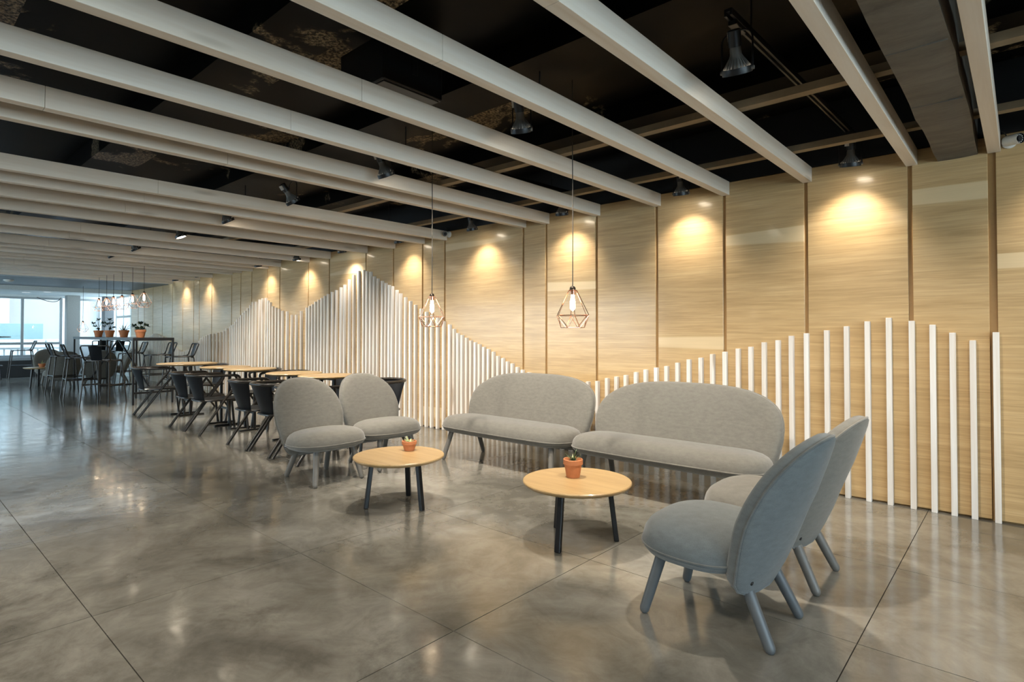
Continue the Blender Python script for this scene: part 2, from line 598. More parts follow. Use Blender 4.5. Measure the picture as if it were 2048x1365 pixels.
# white slats standing against the wall: height profile measured along it
PROFILE = [(-0.122, 1.125), (-0.230, 1.076), (-0.327, 1.122), (-0.426, 1.172), (-0.534, 1.198), (-0.658, 1.220), (-0.779, 1.198),
           (-0.902, 1.166), (-1.024, 1.139), (-1.154, 1.118), (-1.255, 1.100), (-1.346, 1.067), (-1.445, 1.051), (-1.542, 1.016),
           (-1.637, 1.000), (-1.740, 0.974), (-1.839, 0.953), (-1.934, 0.922), (-2.035, 0.905), (-2.134, 0.875), (-2.232, 0.843),
           (-2.326, 0.827), (-2.425, 0.806), (-2.519, 0.780), (-2.620, 0.749), (-2.716, 0.731), (-2.813, 0.713), (-2.917, 0.680),
           (-3.02, 0.67), (-3.12, 0.66), (-3.22, 0.65), (-3.32, 0.65), (-3.42, 0.66), (-3.52, 0.67), (-3.63, 0.69)]
LEFT = [(-3.747, 0.722), (-3.835, 0.745), (-3.905, 0.770), (-3.975, 0.805), (-4.041, 0.823), (-4.107, 0.856), (-4.178, 0.876),
        (-4.246, 0.921), (-4.318, 0.949), (-4.389, 0.970), (-4.456, 0.999), (-4.520, 1.019), (-4.588, 1.037), (-4.657, 1.069),
        (-4.730, 1.098), (-4.798, 1.119), (-4.863, 1.168), (-4.938, 1.219), (-5.040, 1.259), (-5.148, 1.299), (-5.254, 1.335),
        (-5.351, 1.374), (-5.450, 1.414), (-5.559, 1.465), (-5.656, 1.514), (-5.753, 1.565), (-5.854, 1.619), (-5.933, 1.665),
        (-6.025, 1.718), (-6.090, 1.737), (-6.163, 1.767), (-6.240, 1.799), (-6.337, 1.837), (-6.419, 1.869), (-6.501, 1.936),
        (-6.585, 1.949), (-6.660, 1.971), (-6.779, 1.969), (-6.895, 1.921), (-7.008, 1.866), (-7.126, 1.799), (-7.220, 1.766),
        (-7.342, 1.733), (-7.450, 1.713), (-7.563, 1.687), (-7.649, 1.665), (-7.736, 1.636), (-7.823, 1.613), (-7.914, 1.589),
        (-8.000, 1.551), (-8.081, 1.532), (-8.165, 1.508), (-8.335, 1.460), (-8.489, 1.404), (-8.632, 1.407), (-8.783, 1.465),
        (-8.937, 1.480), (-9.053, 1.515), (-9.156, 1.537), (-9.265, 1.562), (-9.355, 1.631), (-9.438, 1.667), (-9.518, 1.709),
        (-9.644, 1.708), (-9.755, 1.692), (-9.888, 1.661), (-10.008, 1.662), (-10.111, 1.606), (-10.202, 1.557), (-10.294, 1.512),
        (-10.374, 1.479), (-10.469, 1.440), (-10.541, 1.393), (-10.633, 1.368), (-10.710, 1.323), (-10.788, 1.277),
        (-10.861, 1.264), (-10.941, 1.238), (-11.093, 1.205), (-11.225, 1.157), (-11.377, 1.137), (-11.541, 1.123),
        (-11.706, 1.109), (-11.880, 1.102), (-12.001, 1.080), (-12.104, 1.058), (-12.205, 1.050), (-12.280, 1.013),
        (-12.359, 0.991), (-12.430, 0.961), (-12.500, 0.916), (-12.578, 0.877)]
FAR = [(-12.578, 0.877), (-12.82, 0.80), (-13.062, 0.758), (-13.25, 0.727), (-13.442, 0.730), (-13.641, 0.789), (-13.843, 0.843),
       (-14.177, 0.955), (-14.392, 1.013), (-14.699, 1.056), (-14.971, 1.109), (-15.155, 1.109), (-15.388, 1.054),
       (-15.627, 0.990), (-15.868, 0.814), (-16.2, 0.70), (-16.7, 0.62)]
x = -12.67
while x > -16.7:
    for (a, za), (b, zb) in zip(FAR[:-1], FAR[1:]):
        if b <= x <= a:
            t = (a - x) / (a - b)
            LEFT.append((x, za * (1 - t) + zb * t + rnd.uniform(-0.008, 0.008)))
            break
    x -= 0.094
sm = MB()
sm.box(-0.0152, 0.0152, 0.0, 0.0365, 0.0, 1.0, 0.0012)
proto_slat = sm.build('slat', M['slat'], wall, smooth=False)
for k, (sx, sz) in enumerate(PROFILE + LEFT):
    o = proto_slat if k == 0 else sub('slat', proto_slat.data, wall)
    o.location = (sx if k < len(PROFILE) else sx + 0.015, SLAT_Y + 0.003, 0)
    o.scale = (1, 1, sz)

# ------------------------------------------------------------------ ceiling: black slab, beams, battens, grey planks
ceil = MB().box(-14.25, 5.2, -5.2, WALL_Y + 0.2, CEIL, CEIL + 0.15).build('ceiling', M['ceiling'], smooth=False)
struct(ceil)
# dropped ribs of the black slab
for (x0, x1, y0, y1, z0) in ((-14.2, 5.2, 3.50, 3.95, 2.60), (-14.2, 5.2, 2.36, 2.72, 2.60), (-14.2, 5.2, 1.22, 1.56, 2.58),
                             (-14.2, 5.2, 0.1, 0.45, 2.6), (-14.2, 5.2, -1.3, -0.9, 2.6)):
    MB().box(x0, x1, y0, y1, z0, CEIL + 0.02).build('rib', M['ceiling'], ceil, smooth=False)
for yb, mt in ((4.035, 'batten'), (3.072, 'batten'), (0.05, 'black')):
    MB().box(-14.2, 5.2, yb - 0.03, yb + 0.03, 2.3055, 2.345).build('batten', M[mt], ceil, smooth=False)
beam_x = [j + 0.012 for j in JOINTS if j > -14.1]
beam_x = [1.67, 1.07, 0.475] + beam_x
SEAM = {-1.747: 1.532, -2.33: 1.52, -2.936: 1.515, -3.528: 1.506}
for k, bx in enumerate(beam_x):
    seam = 1.5 + 0.02 * sin(k * 2.1) - (0.95 if k % 5 == 4 else 0)
    seam2 = seam - 2.44
    m = MB()
    for a, b in ((-5.15, seam2), (seam2, seam), (seam, WALL_Y)):
        m.box(-0.0305, 0.0305, a + 0.0008, b - 0.0008, -0.0525, 0.0525, 0.0012)
    o = m.build('beam', M['beam'], ceil, smooth=False)
    o.location = (bx, 0, 2.2525)

# grey planked ceiling beyond the timber beams and the pale soffit by the facade
gc = MB().box(-17.05, -14.24, -5.2, WALL_Y + 0.2, 2.235, 2.30).build('trim_1', M['grey_plank'], smooth=False)
struct(gc)
k = 0
x = -14.30
while x > -16.95:
    MB().box(x - 0.105, x, -5.15, WALL_Y, 2.20, 2.2355, 0.002).build('plank', M['grey_plank'], gc, smooth=False)
    x -= 0.125
sf = MB().box(-19.35, -17.0, -5.2, WALL_Y + 0.2, 2.10, 2.32, 0.004).build('trim_2', M['plaster'], smooth=False)
struct(sf)
MB().box(-19.3, -19.1, -5.2, WALL_Y + 0.1, 2.05, 2.101, 0.003).build('header', M['plaster'], sf, smooth=False)

# raw concrete beam running to the timber wall
cb = MB()
n = 40
ringset = []
for i in range(n + 1):
    y = -5.15 + (WALL_Y - 0.002 + 5.15) * i / n
    j1, j2 = rnd.uniform(-0.006, 0.006), rnd.uniform(-0.006, 0.006)
    ringset.append([(-0.392 + j1, y, 2.2), (-0.392, y, CEIL + 0.01), (-0.190, y, CEIL + 0.01), (-0.190 + j2, y, 2.208 + j2 * 0.5),
                    (-0.26, y, 2.2), (-0.33, y, 2.199)])
cb.rings(ringset, True, True, True)
cbo = struct(cb.build('trim_3', M['concrete'], smooth=True, angle=30))
for yj in (2.62, 3.32):
    MB().box(-0.39, -0.195, yj, yj + 0.006, 2.1965, 2.2025, 0.001).build('board_mark', M['concrete'], cbo, smooth=False)

# ------------------------------------------------------------------ side, front and end walls
wf = MB()
wf.box(-19.4, -18.6, -5.4, -5.2, 0, 2.95).box(-7.4, 5.2, -5.4, -5.2, 0, 2.95).box(-18.6, -7.4, -5.4, -5.2, 0, 0.3).box(-18.6, -7.4, -5.4, -5.2, 2.15, 2.95)
struct(wf.build('wall_front', M['wall_plain'], smooth=False))
wr = MB()
wr.box(5.0, 5.2, -5.2, -4.4, 0, 2.95).box(5.0, 5.2, 3.2, 4.7, 0, 2.95)
wr.box(5.0, 5.2, -4.4, 3.2, 0, 0.30).box(5.0, 5.2, -4.4, 3.2, 2.3, 2.95)
struct(wr.build('wall_right', M['wall_plain'], smooth=False))


def glazing(name, p0, p1, z0, z1, ups, rails, mat='frame', t=0.05, glass='glass'):
    """window along the line p0-p1 with mullions at the given fractions and rails at the given heights"""
    p0, p1 = Vector((*p0, 0)), Vector((*p1, 0))
    L = (p1 - p0).length
    ang = math.atan2((p1 - p0).y, (p1 - p0).x)
    w = MB().box(0, L, -t / 2, t / 2, z0, z0 + 0.06, 0.004).box(0, L, -t / 2, t / 2, z1 - 0.05, z1, 0.004).build(name, M[mat], smooth=False)
    w.location = p0
    w.rotation_euler = (0, 0, ang)
    struct(w)
    us = [0.0] + list(ups) + [1.0]
    for u in us:
        xx = min(max(u * L, 0.03), L - 0.03)
        MB().box(xx - 0.03, xx + 0.03, -t / 2 - 0.002, t / 2 + 0.002, z0 + 0.002, z1 - 0.002, 0.004).build('mullion', M[mat], w, smooth=False)
    zs = [z0] + list(rails) + [z1]
    for zz in rails:
        MB().box(0.004, L - 0.004, -t / 2 + 0.006, t / 2 - 0.006, zz - 0.03, zz + 0.03, 0.003).build('rail', M[mat], w, smooth=False)
    for a, b in zip(us[:-1], us[1:]):
        for c, d in zip(zs[:-1], zs[1:]):
            MB().box(a * L + 0.02, b * L - 0.02, -0.004, 0.004, c + 0.02, d - 0.02).build('pane', M[glass], w, smooth=False)
    return w


glazing('window_3', (-18.6, -5.3), (-7.4, -5.3), 0.30, 2.15, (0.125, 0.25, 0.375, 0.5, 0.625, 0.75, 0.875), (), glass='clear')  # unseen front windows, added to bring cool daylight to the far end
glazing('window_5', (5.1, -4.4), (5.1, 3.2), 0.30, 2.30, (0.25, 0.5, 0.75), (), glass='clear')
el = MB().box(-19.4, -19.0, -5.2, 3.62, 0, 0.42, 0.004).build('wall_left', M['plinth'], smooth=False)
struct(el)
MB().box(-19.35, -19.05, -5.2, 3.62, 0.42, 0.495, 0.004).build('sill', M['frame'], el, smooth=False)
MB().box(-19.4, -19.0, 3.55, WALL_Y + 0.2, 0, 0.745, 0.004).build('low_wall', M['plaster'], el, smooth=False)
fr = [(-5.2 + 0.0), 2.637, 3.46]
Lw = 3.46 + 5.2
glazing('window_1', (ENDX, -5.2), (ENDX, 3.46), 0.495, 2.05,
        [(y + 5.2) / Lw for y in (-3.73, -2.16, -0.56, 1.04, 2.637)], (0.85,))
glazing('window_2', (ENDX, 3.70), (ENDX, 4.45), 0.745, 2.05, (), (), glass='lightly_tinted')
glazing('window_4', (-18.36, WALL_Y + 0.03), (-17.0, WALL_Y + 0.03), 0.745, 2.10, (0.5,), (1.55,), 'plaster', glass='clear')
struct(MB().box(-19.2, -17.0, WALL_Y - 0.01, WALL_Y + 0.14, 0, 0.745, 0.004).build('wall_side', M['plaster'], smooth=False))
struct(MB().box(-18.8, -18.5, 3.435, 3.71, 0, 2.10, 0.006).build('trim_4', M['column'], smooth=False))
struct(MB().box(-18.6, -18.3, 4.20, 4.41, 0, 2.10, 0.006).build('trim_5', M['column_dark'], smooth=False))

# ------------------------------------------------------------------ lounge seating
TH = radians(21)


def clamp(v, a, b):
    return max(a, min(b, v))


def superp(t, a, b, e):
    c, s = cos(t), sin(t)
    return (a * math.copysign(abs(c) ** (2 / e), c), b * math.copysign(abs(s) ** (2 / e), s))


def back_outline(Ls):
    """right half of the backrest outline, bottom centre to top centre, as (x, t)"""
    pts = [(0.0, 0.0), (0.10, 0.0), (0.160, 0.003), (0.204, 0.016), (0.233, 0.046)]
    t0, tt = 0.27, 0.355
    for k in range(1, 7):
        t = 0.046 + (t0 - 0.046) * k / 6
        pts.append((0.285 - 0.052 * (max(0.0, t0 - t) / (t0 - 0.046)) ** 1.35, t))
    pts = [(x + Ls * clamp(x / 0.285 * 1.6, 0, 1), t) for x, t in pts]
    for k in range(1, 19):
        a = pi / 2 * k / 18
        xx, yy = superp(a, 0.285 + Ls, tt, 2.25 if Ls == 0 else 2.75)
        pts.append((xx, t0 + yy))
    return pts


def lounge(name, label, cat, half, fab, leg, pip, group, loc, rotz):
    root = thing(name, label, cat, loc, rotz, group)
    Ls = half
    N = 56
    # seat cushion
    A, B, CY, ZR = 0.290, 0.230, 0.055, 0.290

    def seat_pt(k, s):
        t = 2 * pi * k / N
        x, y = superp(t, A, B, 2.55)
        sx = Ls * clamp(cos(t) * 2.2, -1, 1)
        return sx + s * x, CY + s * y

    m = MB()
    rings = []
    for s, z in [(0.02, 0.106), (0.25, 0.105), (0.5, 0.101), (0.68, 0.094), (0.82, 0.082), (0.91, 0.066), (0.965, 0.045), (0.992, 0.02), (1.0, 0.0),
                 (0.985, -0.016), (0.94, -0.030), (0.82, -0.044), (0.6, -0.052), (0.3, -0.055), (0.02, -0.055)]:
        ring = []
        for k in range(N):
            x, y = seat_pt(k, s)
            ring.append((x, y, ZR + z + 0.03 * (y - CY)))
        rings.append(ring)
    m.rings(rings, True, True, True)
    seat = m.build('seat', M[fab], root, angle=60, weld=True)
    m = MB()
    m.tube([(*seat_pt(k, 1.003), ZR + 0.03 * (seat_pt(k, 1.0)[1] - CY)) for k in range(N)], 0.0042, 6, closed=True)
    m.build('piping', M[pip], seat)
    # backrest
    half_o = back_outline(Ls)
    outl = half_o + [(-x, t) for x, t in half_o[-2:0:-1]]
    TC = 0.30
    org = Vector((0, -0.155, 0.172))
    U = Vector((0, -sin(TH), cos(TH)))
    Nn = Vector((0, cos(TH), sin(TH)))

    def back_pt(i, s, d):
        x, t = outl[i]
        sx = Ls * clamp(x / (0.285 + Ls) * 1.12, -1, 1)
        xo = s * (x - sx)
        wrap = 0.082 * (xo / 0.285) ** 2
        p = Vector((sx + xo, 0, 0)) + U * (TC + s * (t - TC)) + Nn * (d + wrap)
        return p + org

    m = MB()
    rings = []
    for s, d in [(0.02, 0.070), (0.3, 0.069), (0.55, 0.065), (0.75, 0.058), (0.88, 0.047), (0.95, 0.034), (0.985, 0.018), (1.0, 0.0),
                 (1.0, -0.016), (0.98, -0.024), (0.9, -0.029), (0.7, -0.034), (0.4, -0.038), (0.02, -0.039)]:
        rings.append([back_pt(i, s, d) for i in range(len(outl))])
    m.rings(rings, True, True, True)
    back = m.build('backrest', M[fab], root, angle=60, weld=True)
    m = MB()
    m.tube([back_pt(i, 1.004, -0.014) for i in range(len(outl))], 0.0048, 6, closed=True)
    m.build('piping', M[pip], back)
    for sgn in (-1, 1):
        p = Vector((sgn * (Ls + 0.175), 0, 0)) + U * 0.060 + Nn * (-0.026 + 0.082 * (0.175 / 0.285) ** 2) + org
        mt = Matrix.Translation(p) @ Vector((0, 0, 1)).rotation_difference(-Nn).to_matrix().to_4x4()
        MB().lathe([(0.0085, -0.004), (0.0085, 0.004), (0.006, 0.0065), (0.0015, 0.0072)], 14, mat=mt).build('bolt_cap', M['black'], back)
    # four splayed legs with rounded feet
    for tx, ty, fx, fy, zt in ((0.150, 0.178, 0.197, 0.245, 0.262), (0.135, -0.125, 0.172, -0.240, 0.235)):
        for sgn in (-1, 1):
            a, b = Vector((sgn * (Ls + tx), ty, zt)), Vector((sgn * (Ls + fx), fy, 0.0))
            d = (b - a).normalized()
            Lg = (b - a).length
            path = [a, a + d * (Lg - 0.022), a + d * (Lg - 0.012), a + d * (Lg - 0.005), a + d * Lg]
            MB().tube(path, [0.0225, 0.0195, 0.0175, 0.0130, 0.0055], 16).build('leg', M[leg], root)
    # black maker's tag hanging under the seat side
    tg = MB().box(-0.001, 0.001, -0.022, 0.022, -0.012, 0.012)
    t = tg.build('care_tag', M['tag'], root, smooth=False)
    t.location = (Ls + 0.262, -0.07, 0.272)
    t2 = MB().box(0.0008, 0.0018, -0.016, 0.016, -0.004, 0.002).build('tag_print', M['tag_print'], t, smooth=False)
    return root


LG = 'lounge chairs around the low tables'
chair1 = lounge('lounge_chair', 'blue-grey felt lounge chair nearest the camera, its back turned to us', 'chair', 0.0,
                'fabric_blue', 'leg_blue', 'piping_blue', LG, (-0.905, 2.278, 0), radians(90))
chair2 = lounge('lounge_chair', 'grey felt lounge chair half hidden behind the blue-grey one', 'chair', 0.0,
                'fabric', 'leg', 'piping', LG, (-0.905, 2.875, 0), radians(90))
dup(chair2, (-4.065, 2.355, 0), radians(-90), 'taupe felt lounge chair in front of the dark dining chairs, beside the left round table', LG)
dup(chair2, (-4.125, 2.958, 0), radians(-91), 'taupe felt lounge chair behind the left round table, nearer the slatted wall', LG)
sofa = lounge('sofa', 'light grey two-seat sofa behind the two low tables, against the lowest slats', 'sofa', 0.405,
              'fabric', 'leg', 'piping', 'grey sofas along the timber wall', (-3.245, 3.645, 0), pi)
dup(sofa, (-1.825, 3.645, 0), pi, 'light grey two-seat sofa behind the potted table, beside the grey and blue lounge chairs', 'grey sofas along the timber wall')
FG = 'lounge chairs by the far windows'
dup(chair2, (-16.15, 2.72, 0), radians(-90), 'grey lounge chair by the far windows, facing us behind the little tall side table', FG)
dup(chair2, (-14.55, 2.62, 0), radians(90), 'grey lounge chair by the far windows, its back to us behind the bar stools', FG)
dup(chair2, (-14.55, 3.24, 0), radians(88), 'grey lounge chair seen through the legs of the long bar table, back to us', FG)
dup(chair2, (-15.35, 3.72, 0), radians(175), 'pale grey lounge chair seen side-on under the long bar table', FG)

# ------------------------------------------------------------------ low round tables


def low_table(label, loc, a0, h, R, group):
    root = thing('coffee_table', label, 'table', loc, 0, group)
    N = 64
    MB().lathe([(0.02, h), (R - 0.004, h), (R, h - 0.004), (R, h - 0.010), (R - 0.012, h - 0.022), (R - 0.03, h - 0.028), (0.02, h - 0.028)], N).build(
        'table_top', M['table_wood'], root, angle=25)
    for k in range(3):
        a = radians(a0 + 120 * k)
        d = Vector((cos(a), sin(a), 0))
        top, foot = d * 0.175 + Vector((0, 0, h - 0.027)), d * 0.212
        s = Vector((-sin(a), cos(a), 0))
        m = MB()
        hw = 0.0165
        rr = []
        for p in (foot, top):
            rr.append([p + s * hw + d * hw * 0.8, p - s * hw + d * hw * 0.8, p - s * hw - d * hw * 0.8, p + s * hw - d * hw * 0.8])
        m.rings(rr, True, True, True)
        bmesh.ops.bevel(m.bm, geom=m.bm.edges[:], offset=0.004, segments=1, affect='EDGES')
        leg = m.build('leg', M['black_metal'], root, smooth=False)
    MB().lathe([(0.045, h - 0.0285), (0.045, h - 0.034), (0.02, h - 0.034)], 16).build('mount_plate', M['black_metal'], root)
    return root


low_table('round oak coffee table with a wide low pot, in front of the taupe lounge chairs', (-3.055, 2.32, 0), -115, 0.325, 0.293, 'low round tables')
low_table('round oak coffee table with a tall pot, nearest the blue-grey chair', (-1.815, 2.565, 0), -82, 0.325, 0.293, 'low round tables')
low_table('small round side table with thin dark legs by the far windows', (-15.25, 2.40, 0), -60, 0.41, 0.285, 'low round tables')


def pot(name, label, loc, r, h, mat='terracotta', rim=0.28):
    """terracotta pot with collar, hollow inside, soil"""
    root = thing(name, label, 'potted plant', loc)
    rb = r * 0.68
    hr = h * (1 - rim)
    rn = r * 0.90
    MB().lathe([(rb * 0.2, 0), (rb - 0.002, 0), (rb, 0.002), (rn, hr), (r, hr + 0.001), (r, h - 0.002), (r - 0.002, h), (r - 0.006, h),
                (r - 0.008, h - 0.012), (r - 0.012, h - 0.02), (0.004, h - 0.022)], 28).build('pot', M[mat], root, angle=30)
    MB().lathe([(r - 0.0095, h - 0.021), (r * 0.5, h - 0.010), (0.003, h - 0.009)], 20, cap0=True).build('soil', M['soil'], root)
    return root


def blade(length, width, bend, seg=5, thick=0.35):
    """thick pointed leaf rising along +Z, bending towards +X"""
    rr = []
    for i in range(seg + 1):
        t = i / seg
        w = width * (1 - t) ** 0.7 * (0.75 + 0.9 * t * (1 - t)) + 0.0004
        c = Vector((bend * length * t * t, 0, length * t))
        rr.append([c + Vector((0, w, 0)), c + Vector((w * thick, 0, 0.0)), c + Vector((0, -w, 0)), c + Vector((-w * thick, 0, 0))])
    return rr


def leaves(root, mat, specs, zc):
    for (az, tilt, L, W, bend, r0) in specs:
        m = MB()
        rr = blade(L, W, bend)
        mt = Matrix.Rotation(az, 4, 'Z') @ Matrix.Translation((r0, 0, zc)) @ Matrix.Rotation(tilt, 4, 'Y')
        m.rings([[mt @ p for p in ring] for ring in rr], True, True, True)
        m.build('leaf', M[mat], root, angle=70)


p2 = pot('potted_succulent', 'tall terracotta pot with small spiky plant, on the nearest coffee table', (-1.865, 2.60, 0.325), 0.054, 0.100)
leaves(p2, 'leaf', [(radians(a), radians(t), L, 0.006, 0.25, 0.008) for a, t, L in
                    ((0, 25, 0.062), (50, 38, 0.055), (100, 20, 0.07), (150, 45, 0.05), (205, 30, 0.06), (250, 15, 0.066), (300, 40, 0.052), (340, 8, 0.072))], 0.088)
leaves(p2, 'leaf_pale', [(radians(a), radians(t), L, 0.005, 0.3, 0.005) for a, t, L in ((25, 12, 0.05), (130, 28, 0.045), (230, 34, 0.05), (315, 20, 0.048))], 0.088)
p1 = pot('potted_succulent', 'wide low terracotta pot of pale succulents on the left coffee table', (-3.115, 2.45, 0.325), 0.050, 0.066, rim=0.34)
leaves(p1, 'leaf_pale', [(radians(a), radians(t), L, 0.010, 0.2, 0.010) for a, t, L in
                         ((180, 20, 0.045), (120, 40, 0.034), (230, 30, 0.038), (200, 52, 0.036), (60, 48, 0.030), (300, 45, 0.028), (20, 50, 0.03))], 0.054)
leaves(p1, 'leaf', [(radians(a), radians(t), L, 0.007, 0.2, 0.018) for a, t, L in ((0, 55, 0.035), (40, 60, 0.03), (330, 58, 0.032), (90, 55, 0.03))], 0.054)
p3 = pot('potted_succulent', 'little terracotta pot with one forked sprig on the far side table', (-15.25, 2.42, 0.41), 0.065, 0.075)
leaves(p3, 'leaf_pale', [(radians(0), radians(15), 0.10, 0.012, 0.2, 0.0), (radians(90), radians(30), 0.08, 0.011, 0.3, 0.0),
                         (radians(200), radians(35), 0.06, 0.010, 0.2, 0.0)], 0.06)


def foliage(root, mat, spots, seed, zc, Lf, Wf):
    r = random.Random(seed)
    m = MB()
    for (x, y, z, n) in spots:
        for k in range(n):
            az, tl = r.uniform(0, 2 * pi), r.uniform(0.5, 1.9)
            L = Lf * r.uniform(0.7, 1.25)
            w = Wf * r.uniform(0.8, 1.2)
            mt = Matrix.Translation((x, y, z + zc)) @ Matrix.Rotation(az, 4, 'Z') @ Matrix.Rotation(tl, 4, 'Y')
            pts = [(0, 0, 0), (0.25 * w, w, L * 0.45), (0, 0, L), (0.25 * w, -w, L * 0.45)]
            vs = [m.bm.verts.new(mt @ Vector(p)) for p in pts]
            mid = m.bm.verts.new(mt @ Vector((-0.15 * w, 0, L * 0.5)))
            for a, b in ((0, 1), (1, 2), (2, 3), (3, 0)):
                m.bm.faces.new((vs[a], vs[b], mid))
    o = m.build('foliage', M[mat], root, smooth=False)
    o['kind'] = 'stuff'


def stems(root, zc, tops):
    m = MB()
    for (x, y, z) in tops:
        m.tube([(0, 0, zc - 0.01), (x * 0.3, y * 0.3, zc + z * 0.5), (x, y, zc + z)], 0.004, 5)
    m.build('stem', M['stem'], root)


BT = 1.045
q1 = pot('potted_plant', 'terracotta pot of tiered dark leaves, farthest left on the bar table', (-13.40, 2.98, BT), 0.080, 0.125)
stems(q1, 0.11, [(0.03, 0.05, 0.2), (-0.04, 0.0, 0.18), (0.0, -0.06, 0.16)])
foliage(q1, 'leaf_dark', [(0.0, 0.0, 0.21, 16), (0.03, 0.07, 0.15, 16), (-0.03, -0.08, 0.14, 16), (0.0, 0.09, 0.09, 10), (0.0, -0.06, 0.08, 10), (0, 0, 0.04, 14)], 3, 0.115, 0.055, 0.016)
q2 = pot('potted_plant', 'terracotta pot with tall leafy stem, second from left on the bar table', (-12.72, 3.0, BT), 0.080, 0.125)
stems(q2, 0.11, [(0.0, 0.0, 0.2), (0.01, 0.03, 0.15), (0.0, -0.03, 0.12)])
foliage(q2, 'leaf_dark', [(0.0, 0.0, 0.20, 12), (0.0, 0.03, 0.14, 14), (0.0, -0.04, 0.12, 12), (0.0, 0.05, 0.07, 10), (0, 0, 0.03, 8)], 5, 0.115, 0.06, 0.02)
q3 = pot('potted_aloe', 'terracotta pot of spiky grey-green aloe on the bar table', (-11.78, 2.99, BT), 0.080, 0.125)
leaves(q3, 'aloe', [(radians(a), radians(t), L, 0.013, 0.15, 0.01) for a, t, L in
                    ((90, 55, 0.17), (90, 30, 0.17), (100, 10, 0.18), (270, 15, 0.17), (265, 35, 0.17), (275, 58, 0.16), (0, 35, 0.14), (180, 30, 0.15), (45, 48, 0.14), (225, 46, 0.14))], 0.11)
q4 = pot('potted_plant', 'terracotta pot of round glossy leaves, nearest us on the bar table', (-10.83, 2.98, BT), 0.082, 0.130)
stems(q4, 0.115, [(0.02, 0.06, 0.1), (-0.02, -0.06, 0.09), (0, 0, 0.12)])
foliage(q4, 'leaf_dark', [(0.0, 0.0, 0.11, 14), (0.02, 0.08, 0.08, 14), (-0.02, -0.08, 0.07, 14), (0, 0.03, 0.03, 16), (0, -0.04, 0.03, 14)], 9, 0.115, 0.06, 0.024)

# ------------------------------------------------------------------ dining armchairs of bent tube and sheet


def seat_plate(root, hx, hy, z, mat, rim, tube_r):
    N = 36
    m = MB()
    rr = []
    for s, dz in ((0.02, -0.010), (0.4, -0.009), (0.75, -0.004), (0.97, 0.0), (1.0, -0.002), (1.0, -0.007), (0.97, -0.009), (0.02, -0.018)):
        rr.append([(*[s * c for c in superp(2 * pi * k / N, hx, hy, 3.4)], z + dz) for k in range(N)])
    m.rings(rr, True, True, True)
    seat = m.build('seat', M[mat], root, angle=50)
    m = MB()
    m.tube([(*superp(2 * pi * k / N, hx + 0.003, hy + 0.003, 3.4), z - 0.008) for k in range(N)], tube_r, 6, closed=True)
    m.build('seat_rim', M[rim], seat)
    return seat


def sheet(top, bot, n, nv, thick, bow=0.0):
    """curved sheet between two edge curves (functions of u in -1..1)"""
    m = MB()
    grid_f, grid_b = [], []
    for j in range(nv + 1):
        v = j / nv
        row = []
        for i in range(n + 1):
            u = -1 + 2 * i / n
            p = Vector(top(u)) * (1 - v) + Vector(bot(u)) * v
            p.y -= bow * sin(pi * v)
            row.append(p)
        grid_f.append(row)
    ring = []
    for j in range(nv + 1):
        f = grid_f[j]
        b = [p + Vector((0, -thick, 0)) for p in f]
        ring.append(f + b[::-1])
    m.rings(ring, True, True, True)
    return m


def armchair(label, group, loc, rotz):
    root = thing('dining_armchair', label, 'chair', loc, rotz, group)
    ZS, ZA = 0.375, 0.640
    seat_plate(root, 0.190, 0.235, ZS, 'chair_sheet', 'chair_metal', 0.010)
    T = 0.0145
    # arm loop: round the back, along both arms, down at the front and back to the seat sides
    pts = []
    side = [Vector((0.219, -0.010, ZS - 0.012)), Vector((0.222, 0.205, ZA)), Vector((0.222, -0.05, ZA + 0.004))]
    right = fillet(side, 0.12, 9)[:-1]
    arc = []
    for k in range(17):
        a = pi * k / 16
        arc.append(Vector((0.222 * cos(a), -0.115 - 0.205 * sin(a) ** 0.9, ZA + 0.004 + 0.006 * sin(a))))
    left = [Vector((-p.x, p.y, p.z)) for p in right][::-1]
    MB().tube(right + arc + left, T, 10).build('arm_rail', M['chair_metal'], root)
    for sgn in (-1, 1):
        MB().tube([(sgn * 0.219, -0.002, ZS - 0.002), (sgn * 0.217, -0.268, 0.0)], T, 10).build('leg', M['chair_metal'], root)
        MB().tube(fillet([(sgn * 0.155, 0.10, ZS - 0.020), (sgn * 0.175, 0.232, ZS - 0.020), (sgn * 0.190, 0.275, 0.0)], 0.05, 5), T * 0.95, 10).build('leg', M['chair_metal'], root)
    MB().tube([(-0.219, -0.006, ZS - 0.022), (0.219, -0.006, ZS - 0.022)], 0.010, 8).build('cross_bar', M['chair_metal'], root)

    def top(u):
        a = pi / 2 - u * 1.0
        return (0.222 * cos(a), -0.115 - 0.205 * sin(a) ** 0.9 + 0.004, ZA - 0.004)

    def bot(u):
        return (0.140 * u, -0.222 + 0.035 * u * u, ZS - 0.006)
    sheet(top, bot, 14, 6, 0.003, 0.0).build('backrest', M['chair_sheet'], root, angle=60)
    return root


